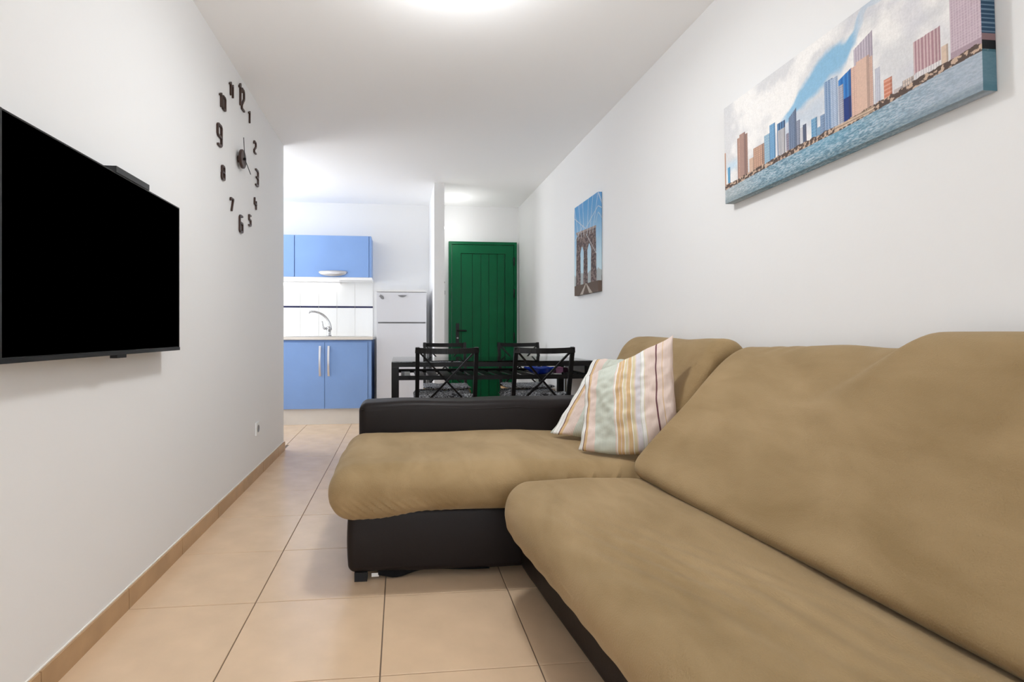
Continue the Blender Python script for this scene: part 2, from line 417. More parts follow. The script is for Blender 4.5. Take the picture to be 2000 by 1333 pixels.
for z in (1.80, 1.42, .90, .35):
    bm = bmesh.new(); tube(bm, [(1.352, BY-.046, z-.05), (1.352, BY-.046, z+.05)], .009, 10)
    o = obj('hinge', bm, 'iron', smooth=True); reparent(o, d)

# ------------------------------------------------------------------ kitchen
YF = 5.65
k = empty('base_cabinet', (-.76, 5.95, 0), 'blue double-door kitchen base cabinet with cream plinth', 'cabinet')
def kp(name, m, *b, bevel=.002, root=k):
    o = box(name, m, *b, bevel=bevel, seg=1); reparent(o, root); return o
kp('carcass', 'blue', -1.215, -.300, YF+.022, BY-.03, .162, .872)
kp('plinth', 'cream', -1.215, -.305, YF+.035, YF+.055, 0, .160)
for (x0, x1, hx) in ((-1.210, -.778, -.822), (-.773, -.338, -.735)):
    dd = kp('door', 'blue', x0, x1, YF, YF+.020, .165, .850)
    bm = bmesh.new()
    pts = [(hx, YF-.004-.026*math.sin(PI*t/14), .812-.31*t/14) for t in range(15)]
    for a, b in zip(pts, pts[1:]): bar(bm, a, b, .020, .007, (0, 1, 0))
    h = obj('handle', bm, 'brushed'); h['label'] = 'bowed metal handle'; h.parent = dd
    bmk = None
kp('side_strip', 'blue', -.334, -.300, YF+.004, YF+.022, .165, .850)
tag(box('worktop', 'cream', -2.2, -.286, YF-.018, BY-.012, .876, .906, bevel=.003), 'pale laminate kitchen worktop over the blue cabinet', 'worktop')
# second base unit further left is hidden by the left wall; the worktop rests on its end panel
tag(box('end_panel', 'blue', -2.2, -1.22, YF+.02, BY-.03, 0, .876), 'blue cabinet end of the kitchen row, behind the television wall', 'cabinet')
# sink
bm = bmesh.new()
X0, X1, Y0, Y1, z = -1.18, -.36, 5.72, 6.24, .907
bx(bm, X0, X1, Y0, Y0+.05, z, z+.004); bx(bm, X0, X1, Y1-.10, Y1, z, z+.004)
bx(bm, X0, X0+.04, Y0+.05, Y1-.10, z, z+.004); bx(bm, -.76, X1, Y0+.05, Y1-.10, z, z+.004)
s = obj('kitchen_sink', bm, 'steel'); tag(s, 'stainless steel inset sink on the kitchen worktop', 'sink')
bm = bmesh.new()
bx(bm, X0+.04, -.76, Y0+.05, Y1-.10, .9065, .9075)
box('basin', 'steel', X0+.04, -.76, Y0+.05, Y1-.10, .9062, .9078, s)
bm.free()
# tap
t = empty('mixer_tap', (-.80, 6.18, .911), 'chrome swan-neck mixer tap with lever', 'tap')
bm = bmesh.new(); lathe(bm, [(.028, 0), (.028, .012), (.022, .016), (.022, .06), (.026, .065), (.026, .10), (.018, .108)], (0, 0, 0), 20)
obj('tap_body', bm, 'chrome', t, True)
bm = bmesh.new()
pts = [(.015-.235*(1-math.cos(a)) if False else .02-.20*(1-math.cos(a)), -.08*math.sin(a)*0-.05*(1-math.cos(a)), .07+.205*math.sin(a)) for a in [PI/2*q/12 for q in range(13)]]
pts += [(pts[-1][0]-.02, pts[-1][1]-.003, pts[-1][2]-.003), (pts[-1][0]-.034, pts[-1][1]-.006, pts[-1][2]-.018)]
tube(bm, pts, [.013]*10+[.012]*5, 12); obj('spout', bm, 'chrome', t, True)
bm = bmesh.new(); tube(bm, [(-.005, -.01, .085), (-.05, -.02, .085), (-.068, -.022, .11), (-.072, -.022, .165)], [.014, .013, .011, .006], 10)
obj('lever', bm, 'chrome', t, True)

# wall cabinets
def wallcab(x0, x1, dx0, dx1, label, handle):
    c = empty('wall_cabinet', ((x0+x1)/2, BY, 1.56), label, 'cabinet')
    kp('carcass', 'blue', x0, x1, 6.062, BY-.001, 1.562, 2.02, root=c)
    dd = kp('door', 'blue', dx0, dx1, 6.04, 6.060, 1.562, 2.02, root=c)
    if handle:
        bm = bmesh.new(); cx = -.74; w_ = .155
        for y in range(1): pass
        top = []; bot = []
        n = 18
        F, B_ = [], []
        for q in range(n+1):
            u = -1+2*q/n
            yo = 6.04-.004-.030*math.sqrt(max(0, 1-u*u*.98))
            zt = 1.632-.006*u*u; zb = zt-.018-.046*max(0, 1-(u*u))**.7
            F.append((bm.verts.new((cx+w_*u, yo, zt)), bm.verts.new((cx+w_*u, yo+.006, zb))))
            B_.append((bm.verts.new((cx+w_*u, yo+.006, zt)), bm.verts.new((cx+w_*u, yo+.011, zb))))
        for q in range(n):
            bm.faces.new([F[q][0], F[q+1][0], F[q+1][1], F[q][1]]); bm.faces.new([B_[q][0], B_[q][1], B_[q+1][1], B_[q+1][0]])
            bm.faces.new([F[q][0], B_[q][0], B_[q+1][0], F[q+1][0]]); bm.faces.new([F[q][1], F[q+1][1], B_[q+1][1], B_[q][1]])
        bm.faces.new([F[0][0], F[0][1], B_[0][1], B_[0][0]]); bm.faces.new([F[n][0], B_[n][0], B_[n][1], F[n][1]])
        h = obj('handle', bm, 'brushed', smooth=True); h['label'] = 'crescent shaped metal handle'
        h.parent = dd
        kp('side_strip', 'blue', dx1+.004, x1, 6.046, 6.062, 1.562, 2.02, root=c)
    return c
wallcab(-1.150, -.322, -1.148, -.350, 'wide blue wall cabinet with a crescent handle, above the sink', True)
wallcab(-1.75, -1.153, -1.75, -1.156, 'blue wall cabinet half hidden behind the left wall corner', False)
tag(box('cabinet_pelmet', 'white', -1.75, -.312, 6.035, BY-.012, 1.532, 1.560, bevel=.003), 'white panel under the blue wall cabinets', 'shelf')
u = empty('under_cabinet_lamp', (-1.05, 6.30, 1.505), 'lit fluorescent strip lamp under the wall cabinets', 'lamp')
box('housing', 'white', -.36, .36, -.02, .045, .012, .027, u, bevel=.002)
bm = bmesh.new(); tube(bm, [(-.34, .01, 0), (.34, .01, 0)], .012, 12); obj('tube', bm, 'tube', u, True)

# fridge
f = empty('refrigerator', (.013, 6.0, 0), 'white two-door refrigerator beside the partition', 'refrigerator')
def fp(name, m, *b, bevel=.004, seg=2): o = box(name, m, *b, bevel=bevel, seg=seg); reparent(o, f); return o
fp('body', 'appl', -.250, .276, 5.755, BY-.05, .03, 1.375)
fp('top_panel', 'white', -.250, .276, 5.70, BY-.05, 1.380, 1.404)
fp('freezer_door', 'appl', -.248, .274, 5.70, 5.752, 1.062, 1.374, bevel=.006)
fp('fridge_door', 'appl', -.248, .274, 5.70, 5.752, .06, 1.046, bevel=.006)
fp('grip_strip', 'grey', -.235, .262, 5.718, 5.75, 1.046, 1.062, bevel=.001, seg=1)
for x in (-.2, .22): fp('foot', 'grey', x, x+.03, 5.78, 5.81, 0, .03)
bm = bmesh.new(); n = 12; P = []
for q in range(n+1):
    uu = -1+2*q/n; P.append((.02+.048*uu, 1.345-.002*abs(uu), 1.345-.020*(1-uu*uu)-.002))
for y in (5.694, 5.701):
    pass
A = [[bm.verts.new((x, y, z_)) for (x, zt, zb) in P for z_ in (zt, zb)] for y in (5.693, 5.702)]
for L_, fl in ((A[0], False), (A[1], True)):
    for q in range(n):
        fc = [L_[2*q], L_[2*q+1], L_[2*q+3], L_[2*q+2]]; bm.faces.new(fc[::-1] if fl else fc)
for q in range(n):
    for e_ in (0, 1): bm.faces.new([A[0][2*q+e_], A[0][2*q+2+e_], A[1][2*q+2+e_], A[1][2*q+e_]])
o = obj('badge', bm, 'grey'); reparent(o, f); o['label'] = 'grey crescent badge'
# fish magnet
bm = bmesh.new()
pr = [(-.030, .018), (-.020, .012), (-.012, .018), (.004, .018), (.022, .010), (.030, 0), (.022, -.010), (.004, -.016), (-.012, -.010), (-.020, -.006), (-.032, -.012), (-.024, .002)]
ca, sa = math.cos(-.65), math.sin(-.65)
fr = [bm.verts.new((-.195+x*ca-y*sa, 5.694, 1.322+x*sa+y*ca)) for x, y in pr]; bk = [bm.verts.new((v.co.x, 5.7, v.co.z)) for v in fr]
bm.faces.new(fr); bm.faces.new(bk[::-1])
for q in range(len(fr)): bm.faces.new([fr[q], bk[q], bk[(q+1) % len(fr)], fr[(q+1) % len(fr)]])
tag(obj('fridge_magnet', bm, 'grey'), 'small grey fish shaped magnet on the freezer door', 'magnet')

# entry lamp, switch and intercom on the far side of the partition
l = empty('wall_lamp', (.441, 6.0, 2.12), 'small round wall lamp mostly hidden behind the partition', 'lamp')
bm = bmesh.new(); lathe(bm, [(.05, 0), (.05, .012), (.02, .016)], (0, 0, 0), 24, 'x'); obj('mount', bm, 'white', l, True)
bm = bmesh.new(); bmesh.ops.create_uvsphere(bm, u_segments=24, v_segments=16, radius=.024); bmesh.ops.translate(bm, verts=bm.verts, vec=(.030, 0, 0)); obj('globe', bm, 'lamp', l, True)
l = empty('light_switch', (.441, 5.48, 1.36), 'white switch plate with a black button on the partition edge', 'switch')
box('plate', 'white', .0, .007, -.035, .035, -.05, .05, l, bevel=.002)
box('button', 'iron', .005, .012, -.02, .02, -.022, .018, l, bevel=.002)
tag(box('key_hook_rail', 'brown', .441, .449, 5.45, 5.51, 1.455, 1.468, bevel=.002), 'tiny brown hook strip on the partition edge above the switch', 'hook rail')

# kitchen and living room ceiling lamps, plus an added fill lamp at the rear
def clamp(x, y, label, r=.16):
    c = empty('ceiling_lamp', (x, y, CEIL), label, 'lamp')
    bm = bmesh.new(); lathe(bm, [(r*.6, 0), (r*.6, -.025), (r*.55, -.03)], (0, 0, 0), 32); obj('ceiling_mount', bm, 'white', c, True)
    bm = bmesh.new(); lathe(bm, [(r*.5, -.03), (r, -.04), (r*.98, -.055), (r*.8, -.085), (r*.4, -.105), (.01, -.11)], (0, 0, 0), 32); obj('lamp_shade', bm, 'lamp', c, True)
clamp(.24, 2.12, 'round white ceiling lamp in the middle of the living room, just above the picture', .15)
clamp(.24, -.7, 'unseen round white lamp added behind the viewer for fill light', .15)  # assumed lamp out of view, added to even out the light
clamp(-1.28, 5.42, 'round white ceiling lamp over the kitchen corner, behind the left wall', .09)

# ------------------------------------------------------------------ television
tv = empty('television', (LX, 1.746, 1.16), 'large flat black television mounted on the left wall', 'television')
def tp(name, m, *b, bevel=.001, seg=1): o = box(name, m, *b, bevel=bevel, seg=seg); reparent(o, tv); return o
TY0, TY1, TZ0, TZ1, TX = 1.266, 2.224, .881, 1.441, -.866
tp('casing', 'tvframe', TX-.030, TX-.003, TY0, TY1, TZ0, TZ1)
tp('rear_housing', 'tvframe', TX-.052, TX-.030, TY0+.1, TY1-.1, TZ0+.02, TZ1-.15)
tp('screen', 'tvscreen', TX-.003, TX, TY0+.007, TY1-.005, TZ0+.014, TZ1-.005, bevel=0)
tp('bezel', 'tvframe', TX-.006, TX+.003, TY0, TY1, TZ0, TZ0+.012)
tp('bezel', 'tvframe', TX-.006, TX+.002, TY0, TY0+.007, TZ0, TZ1)
tp('bezel', 'tvframe', TX-.006, TX+.001, TY1-.004, TY1, TZ0, TZ1)
tp('bezel', 'tvframe', TX-.006, TX+.001, TY0, TY1, TZ1-.004, TZ1)
tp('sensor', 'iron', TX-.02, TX+.002, 1.755, 1.81, TZ0-.010, TZ0)
tp('wall_bracket', 'iron', LX+.002, TX-.05, 1.6, 1.9, 1.05, 1.3)
o = box('media_box', 'tvframe', TX-.052, TX+.004, 1.745, 1.962, TZ1, TZ1+.019, bevel=.006, seg=3)
tag(o, 'slim black media box lying on top of the television', 'media box')

# ------------------------------------------------------------------ wall clock
ck = empty('wall_clock', (LX, 3.245, 1.965), 'wall clock of twelve loose dark brown numerals around a small disc', 'clock')
DIG = {'0': [[(.15, 0), (.85, 0), (1, .15), (1, 1.65), (.85, 1.8), (.15, 1.8), (0, 1.65), (0, .15), (.15, 0)]],
 '1': [[(0, 1.45), (.45, 1.8), (.45, 0)]],
 '2': [[(0, 1.45), (.15, 1.8), (.85, 1.8), (1, 1.6), (1, 1.1), (.1, .35), (.1, .0), (1, 0)]],
 '3': [[(0, 1.8), (.85, 1.8), (1, 1.6), (1, 1.1), (.8, .95), (.3, .95)], [(.8, .95), (1, .8), (1, .15), (.85, 0), (0, 0)]],
 '4': [[(.1, 1.8), (0, .8), (1, .8)], [(.85, 1.3), (.85, 0)]],
 '5': [[(1, 1.8), (.1, 1.8), (.1, 1.0), (.85, 1.0), (1, .85), (1, .15), (.85, 0), (0, 0)]],
 '6': [[(.9, 1.8), (.2, 1.8), (0, 1.6), (0, .15), (.15, 0), (.85, 0), (1, .15), (1, .85), (.85, 1), (0, 1)]],
 '7': [[(0, 1.5), (.1, 1.8), (1, 1.8), (.4, 0)]],
 '8': [[(.15, 0), (.85, 0), (1, .15), (1, .8), (.85, .95), (.15, .95), (0, .8), (0, .15), (.15, 0)], [(.15, .95), (.05, 1.1), (.05, 1.65), (.2, 1.8), (.8, 1.8), (.95, 1.65), (.95, 1.1), (.85, .95)]],
 '9': [[(.1, 0), (.8, 0), (1, .2), (1, 1.65), (.85, 1.8), (.15, 1.8), (0, 1.65), (0, .95), (.15, .8), (1, .8)]]}
def numeral(txt, y, z, h, wid, sw=None):
    sw = sw or (.012 if h > .085 else .0095)
    bm = bmesh.new(); u_ = h/1.8; ws = wid; tot = 0; offs = []
    for ch in txt:
        offs.append(tot); tot += (ws*.5 if ch == '1' else ws)+ws*.42
    tot -= ws*.42
    for ch, of in zip(txt, offs):
        dz = -.012 if (txt == '12' and ch == '2') else 0
        for pl in DIG[ch]:
            P_ = [(LX+.006, y-tot/2+of+p*ws, z-h/2+q*u_+dz) for p, q in pl]
            for a, b in zip(P_, P_[1:]): bar(bm, a, b, .010, sw, Vector((1, 0, 0)).cross(Vector(b)-Vector(a)))
            for a in P_: lathe(bm, [(sw/2, -.0048), (sw/2, .0048)], a, 10, 'x')
    o = obj('numeral_'+{'12': 'twelve', '11': 'eleven', '10': 'ten', '9': 'nine', '8': 'eight', '7': 'seven', '6': 'six', '5': 'five', '4': 'four', '3': 'three', '2': 'two', '1': 'one'}[txt], bm, 'brown')
    reparent(o, ck); o['label'] = 'numeral '+txt
for txt, y, z, h, wd in (('12', 3.29, 2.345, .118, .05), ('11', 3.095, 2.297, .066, .040), ('10', 2.948, 2.166, .066, .045), ('9', 2.90, 1.972, .104, .060),
        ('8', 2.956, 1.794, .068, .042), ('7', 3.104, 1.661, .066, .046), ('6', 3.278, 1.588, .092, .055), ('5', 3.462, 1.647, .062, .040),
        ('4', 3.592, 1.783, .066, .042), ('3', 3.63, 1.959, .098, .055), ('2', 3.58, 2.142, .070, .044), ('1', 3.45, 2.288, .066, .040)):
    numeral(txt, y, z, h, wd)
bm = bmesh.new(); lathe(bm, [(.052, .018), (.054, .020), (.054, .030), (.050, .033)], (LX, 3.238, 1.958), 40, 'x'); lathe(bm, [(.02, 0), (.02, .02)], (LX, 3.238, 1.958), 20, 'x')
o = obj('clock_disc', bm, 'brown', smooth=False); reparent(o, ck)
for nm, a, b in (('hour_hand', (3.238, 1.958), (3.214, 2.075)), ('minute_hand', (3.238, 1.958), (3.36, 1.905))):
    bm = bmesh.new(); bar(bm, (LX+.038, *a), (LX+.038, *b), .003, .005, (0, b[1]-a[1], -(b[0]-a[0]))); lathe(bm, [(.008, .033), (.008, .042)], (LX, 3.238, 1.958), 12, 'x')
    o = obj(nm, bm, 'iron'); reparent(o, ck)

# socket low on the left wall
s = empty('wall_socket', (LX, 3.65, .32), 'white wall socket low on the left wall near its corner', 'socket')
box('plate', 'white', 0, .009, -.042, .042, -.042, .042, s, bevel=.003)
bm = bmesh.new(); lathe(bm, [(.024, .009), (.024, .011), (.019, .0112), (.019, .0095)], (0, 0, 0), 24, 'x'); obj('socket_face', bm, 'grey', s, True)

# ------------------------------------------------------------------ canvases (woven print as fine coloured mesh)
def srgb(c): return tuple((v/255/12.92 if v/255 <= .04045 else ((v/255+.055)/1.055)**2.4) for v in c)
def canvas(name, label, img_fn, y_far, y_near, z0, h, thick, ns, nt, tilt=0):
    """front faces -X; s runs from the far end to the near end, t upwards; the print wraps the edges"""
    L_ = y_far-y_near; yc = (y_far+y_near)/2
    es, et = max(2, int(ns*thick/L_)), max(2, int(nt*thick/h))
    S = np.concatenate([-np.arange(es, 0, -1)/es, np.linspace(0, 1, ns), 1+np.arange(1, es+1)/es])
    Tt = np.concatenate([-np.arange(et, 0, -1)/et, np.linspace(0, 1, nt), 1+np.arange(1, et+1)/et])
    SS, TT = np.meshgrid(S, Tt)
    sc_, tc_ = np.clip(SS, 0, 1), np.clip(TT, 0, 1)
    ds = np.maximum(np.where(SS < 0, -SS, 0), np.where(SS > 1, SS-1, 0)); dt = np.maximum(np.where(TT < 0, -TT, 0), np.where(TT > 1, TT-1, 0))
    back = np.maximum(ds, dt)
    X = RX-thick+back*(thick-.002); Y = y_far-sc_*L_; Z = z0+tc_*h
    # mirrored wrap for colours
    cs = np.where(SS < 0, -SS*thick/L_, np.where(SS > 1, 1-(SS-1)*thick/L_, SS)); ct = np.where(TT < 0, -TT*thick/h, np.where(TT > 1, 1-(TT-1)*thick/h, TT))
    col = img_fn(cs, ct, SS)
    V = np.stack([X, Y-yc, Z-z0], -1).reshape(-1, 3)
    ny, nx = SS.shape
    idx = np.arange(ny*nx).reshape(ny, nx)
    F = np.stack([idx[:-1, :-1], idx[:-1, 1:], idx[1:, 1:], idx[1:, :-1]], -1).reshape(-1, 4)
    c = empty(name, (0, yc, z0), label, 'picture')
    me = bpy.data.meshes.new('canvas_face'); me.from_pydata(V.tolist(), [], F.tolist())
    at = me.color_attributes.new('print', 'FLOAT_COLOR', 'POINT')
    rgba = np.concatenate([col.reshape(-1, 3), np.ones((ny*nx, 1))], 1).astype(np.float32)
    at.data.foreach_set('color', rgba.ravel()); me.update()
    link('printed_canvas', me, 'print', c)
    box('stretcher_frame', 'wicker', RX-.012, RX-.0005, -L_/2+.012, L_/2-.012, .012, h-.012, c)
    c.rotation_euler.x = tilt
    return c
rng = np.random.RandomState(3)
def vnoise(x, y, seed=0):
    r = np.random.RandomState(seed); G = r.rand(64, 64)
    xi, yi = np.floor(x).astype(int), np.floor(y).astype(int); fx, fy = x-xi, y-yi
    fx = fx*fx*(3-2*fx); fy = fy*fy*(3-2*fy)
    g = lambda a, b: G[a % 64, b % 64]
    return (g(xi, yi)*(1-fx)+g(xi+1, yi)*fx)*(1-fy)+(g(xi, yi+1)*(1-fx)+g(xi+1, yi+1)*fx)*fy
def fbm(x, y, seed=0, o=4): return sum(vnoise(x*2**i, y*2**i, seed+i)/2**(i+1) for i in range(o))
def sm(a, b, x): t_ = np.clip((x-a)/(b-a), 0, 1); return t_*t_*(3-2*t_)
def mixc(c, col, m_): return c*(1-m_[..., None])+np.array(srgb(col))*m_[..., None]
def skyline(s, t, S0):
    c = np.zeros(s.shape+(3,))+np.array(srgb((214, 214, 216)))
    n = fbm(s*9, t*4, 1); c = mixc(c, (238, 236, 234), sm(.35, .6, n)); c = mixc(c, (198, 198, 208), sm(.55, .8, fbm(s*6, t*3, 9))*.6)
    # blue gap running up to the right
    mid = np.interp(s, [.30, .445, .507, .56, .62, .66, .70], [.5, .60, .66, .70, .74, .84, .97])
    wd = np.interp(s, [.30, .36, .45, .54, .60, .64, .70, .78], [.02, .06, .12, .15, .13, .06, .05, .0])
    c = mixc(c, (120, 178, 214), (1-sm(.5, 1.15, np.abs(t-mid+(n-.5)*.22)/(wd+1e-4)))*.85*sm(.31, .38, s)*(1-.7*sm(.635, .68, s)))
    c = mixc(c, (190, 216, 232), (1-sm(0, .09, np.abs(t-.36)))*sm(.0, .03, s)*(1-sm(.07, .12, s))*.7)
    c = mixc(c, (150, 185, 215), (1-sm(.0, .16, np.abs(t-.40+(n-.5)*.2)))*sm(.30, .36, s)*(1-sm(.50, .58, s))*.35)
    wl = np.interp(s, [0, .3, .6, .75, .9, 1], [.142, .172, .178, .195, .225, .232])
    def bld(x0, x1, top, col, col2=None, vs=0, hs=0, slope=0, edge=.35, base=None):
        nonlocal c
        tt = top+slope*(s-(x0+x1)/2)
        m_ = ((s >= x0) & (s <= x1) & (t <= tt) & (t >= (wl if base is None else base))).astype(float)
        c = mixc(c, col, m_)
        if col2:
            pat = np.zeros_like(s)
            if vs: pat = np.maximum(pat, (np.sin((s-x0)/(x1-x0)*2*PI*vs) > .1)*1.0)
            if hs: pat = np.maximum(pat, (np.sin(t*2*PI*hs) > .3)*.8)
            c = mixc(c, col2, m_*pat*.75)
        c = mixc(c, (60, 55, 65), m_*(s > x1-(x1-x0)*.22)*edge)
    bld(0, .008, .53, (190, 150, 125)); bld(.019, .037, .36, (90, 150, 190), (120, 175, 205), 2)
    bld(.158, .185, .333, (205, 175, 155)); bld(.085, .149, .60, (196, 160, 142), (150, 118, 110), 4, 60); bld(.10, .135, .625, (170, 140, 130))
    bld(.182, .245, .41, (205, 168, 145), (165, 132, 118), 5, 50)
    bld(.245, .280, .47, (165, 190, 205), (130, 165, 190), 4, 40); bld(.275, .306, .54, (135, 175, 205), (90, 140, 185), 3, 60)
    bld(.316, .356, .51, (70, 95, 130), (110, 150, 190), 3); bld(.318, .356, .445, (205, 200, 200), (120, 130, 145), 5)
    bld(.36, .38, .378, (160, 150, 160), (110, 110, 130), 3, 50); bld(.373, .410, .53, (90, 105, 130), (135, 150, 175), 4, 70, slope=1.5); bld(.41, .425, .44, (110, 118, 140), (160, 165, 180), 2, 60)
    bld(.427, .440, .36, (200, 200, 205)); bld(.438, .454, .375, (75, 85, 110), (110, 120, 140), 2)
    bld(.476, .502, .38, (90, 140, 180), (140, 180, 205), 4, 40); bld(.50, .517, .29, (110, 150, 185), (150, 180, 200), 3); bld(.515, .535, .37, (105, 130, 165), (150, 170, 195), 3, 50)
    bld(.589, .637, .585, (48, 110, 180), (75, 140, 205), 3, 0, slope=.8); bld(.60, .634, .40, (45, 65, 125), None); bld(.589, .607, .52, (190, 190, 200), (130, 135, 155), 4, 60)
    bld(.533, .567, .62, (95, 125, 165), (160, 180, 205), 3, 70); bld(.558, .587, .61, (205, 215, 228), (120, 145, 180), 6, 70, edge=.15)
    bld(.648, .712, .755, (170, 160, 172), (205, 195, 205), 7, 0, slope=.9, edge=.15); bld(.636, .711, .60, (222, 190, 172), (196, 160, 148), 9, 70, edge=.12); bld(.655, .70, .622, (214, 182, 165))
    bld(.717, .734, .49, (205, 205, 214), (165, 170, 185), 3, 0, edge=.1); bld(.744, .770, .373, (200, 130, 105), (225, 175, 155), 0, 34, edge=.3)
    bld(.774, .80, .27, (190, 180, 178)); bld(.80, .833, .30, (215, 200, 188), (150, 140, 140), 5, 40)
    bld(.833, .905, .52, (168, 132, 140), (212, 190, 190), 8, 0, edge=.1, slope=.1, base=.30); bld(.838, .905, .308, (226, 222, 222), (190, 185, 190), 10, 0, edge=0)
    bld(.907, .923, .385, (212, 190, 172)); bld(.929, 1.1, .80, (184, 164, 176), (206, 190, 198), 26, 60, edge=0, base=.315); bld(.929, 1.1, .315, (170, 150, 160), None, edge=0)
    # shore
    sh = wl+.035+.03*fbm(s*60, t*8, 4)
    m_ = ((t < sh) & (t > wl)).astype(float)
    q = fbm(s*120, t*60, 12); cc = np.where(q[..., None] > .52, np.array(srgb((196, 170, 150))), np.array(srgb((92, 78, 72))))
    c = c*(1-m_[..., None])+cc*m_[..., None]
    m_ = ((s > .57) & (s < .71) & (t > wl+.01) & (t < wl+.045)).astype(float); c = mixc(c, (212, 188, 165), m_*.8)
    c = mixc(c, (110, 85, 70), m_*(np.sin(t*2*PI*45) > .4)*.7)
    # water
    wm = (t <= wl).astype(float)
    wc = np.zeros_like(c)+np.array(srgb((132, 165, 182)))
    rp = fbm(s*110, t*190, 21); wc = mixc(wc, (178, 192, 202), sm(.45, .62, rp)); wc = mixc(wc, (95, 122, 138), (1-sm(.32, .46, rp))*.8)
    wc = mixc(wc, (176, 184, 196), sm(.62, 1, s)*.75); wc = mixc(wc, (190, 192, 190), (1-sm(0, .3, s))*.6); wc = mixc(wc, (105, 165, 195), (1-sm(0, .22, np.abs(s-.55)))*sm(.02, .16, t)*.45)
    wc = mixc(wc, (85, 110, 118), (1-sm(.02, .07, t))*.45)
    c = c*(1-wm[..., None])+wc*wm[..., None]
    gr = .90+.20*fbm(s*260, t*140, 33)+.10*(fbm(s*420, t*40, 40)-.5)
    c = np.clip(c*gr[..., None], 0, 1)
    side = (S0 > 1).astype(float)
    c = mixc(c, (38, 62, 84), side*(t > .34)); c = mixc(c, (92, 112, 128), side*(t > .34)*(np.sin(t*2*PI*38) > .55))
    c = mixc(c, (120, 96, 98), side*((t > .30) & (t <= .34))); c = mixc(c, (16, 18, 22), side*((t > .245) & (t <= .30)))
    c = mixc(c, (48, 92, 104), side*(t <= .245)*.85)
    return c
canvas('skyline_canvas', 'wide canvas print of a waterfront skyline above the sofa', skyline, 2.153, 1.135, 1.512, .410, .040, 700, 280, tilt=-.028)
def bridge(s, t, S0):
    c = np.zeros(s.shape+(3,)); top = np.array(srgb((88, 150, 200))); bot = np.array(srgb((188, 212, 222)))
    g = sm(.2, 1, t)[..., None]; c = bot*(1-g)+top*g
    c = mixc(c, (130, 165, 210), sm(.5, .8, fbm(s*3, t*4, 2))*.4)
    tw = np.zeros_like(s)
    topl = np.interp(s, [0, 1], [.70, .66])
    body = ((s > .12) & (s < .88) & (t < topl) & (t > .44)).astype(float)
    pil = np.zeros_like(s)
    for a, b in ((.10, .27), (.43, .57), (.74, .92)):
        k_ = .03*(1-np.clip(t/.6, 0, 1)); pil = np.maximum(pil, ((s > a-k_) & (s < b+k_) & (t < .66) & (t > .06)).astype(float))
    arch = np.zeros_like(s)
    for a, b in ((.27, .43), (.57, .74)):
        x_ = (s-(a+b)/2)/((b-a)/2)*.98; h_ = .44+.085*np.clip(1-np.abs(x_)**1.6, 0, 1)
        arch = np.maximum(arch, ((np.abs(x_) < 1) & (t < h_)).astype(float))
    tw = np.maximum(body*(1-arch), pil)
    q = fbm(s*30, t*60, 5)
    stone = np.where(q[..., None] > .5, np.array(srgb((128, 112, 108))), np.array(srgb((88, 76, 76))))
    c = c*(1-tw[..., None])+stone*tw[..., None]
    c = mixc(c, (150, 135, 130), ((s > .08) & (s < .93) & (np.abs(t-topl) < .012)).astype(float))
    # city haze through the arches and deck
    m_ = ((t < .20+.06*fbm(s*20, t*0, 8)) & (t > .10)).astype(float)*(1-tw); c = mixc(c, (150, 140, 132), m_*.6)
    dk = (t < .11).astype(float); c = mixc(c, (98, 84, 76), dk)
    ray_ = (t < .11) & (np.abs(s-.52) < .02+(.11-t)*2.2) & (np.abs(s-.52) > (.11-t)*1.2); c = mixc(c, (176, 166, 156), ray_.astype(float))
    for x0, x1 in ((.0, .5), (.2, .5), (.38, .5), (.62, .5), (.8, .5), (1., .5)):
        xx = x0+(x1-x0)*(1-t)*1.1; c = mixc(c, (205, 212, 218), ((np.abs(s-xx) < .008) & (t > .62)).astype(float)*.7)
    for x0, y0, x1, y1 in ((0, .88, .5, .70), (1, .86, .5, .70), (.52, .64, .95, .38), (.02, .62, .4, .75), (.9, .70, 1, .80)):
        yy = y0+(s-x0)/(x1-x0)*(y1-y0); c = mixc(c, (200, 205, 208), ((np.abs(t-yy) < .005) & (s > min(x0, x1)) & (s < max(x0, x1))).astype(float)*.8)
    return c
canvas('bridge_canvas', 'narrow upright canvas print of a stone suspension bridge tower', bridge, 4.18, 3.664, 1.242, .703, .030, 130, 260)

# ------------------------------------------------------------------ dining table
X0, X1, Y0, Y1, ZT = -.062, 1.398, 3.785, 4.545, .745
dt = empty('dining_table', ((X0+X1)/2, (Y0+Y1)/2, 0), 'black metal dining table with a glass top and slatted shelf', 'table')
def dp(name, m, *b, bevel=.0015): o = box(name, m, *b, bevel=bevel, seg=1); reparent(o, dt); return o
LG = .050
for x in (X0, X1-LG):
    for y in (Y0, Y1-LG): dp('leg', 'frame', x, x+LG, y, y+LG, 0, .7075)
bm = bmesh.new()
bx(bm, X0, X1, Y0, Y0+.045, .708, .739); bx(bm, X0, X1, Y1-.045, Y1, .708, .739)
bx(bm, X0, X0+.045, Y0+.045, Y1-.045, .708, .739); bx(bm, X1-.045, X1, Y0+.045, Y1-.045, .708, .739)
o = obj('top_frame', bm, 'frame'); reparent(o, dt)
dp('glass_top', 'glass', X0+.002, X1-.002, Y0+.002, Y1-.002, .740, .746, bevel=.001)
bm = bmesh.new()
ZS = .645
bx(bm, X0+LG, X1-LG, Y0+.008, Y0+.038, ZS-.030, ZS); bx(bm, X0+LG, X1-LG, Y1-.038, Y1-.008, ZS-.030, ZS)
bx(bm, X0+.01, X0+.04, Y0+LG, Y1-LG, ZS-.030, ZS); bx(bm, X1-.04, X1-.01, Y0+LG, Y1-LG, ZS-.030, ZS)
o = obj('shelf_frame', bm, 'frame'); reparent(o, dt)
ns = 13; pitch = (X1-X0-2*LG)/ns
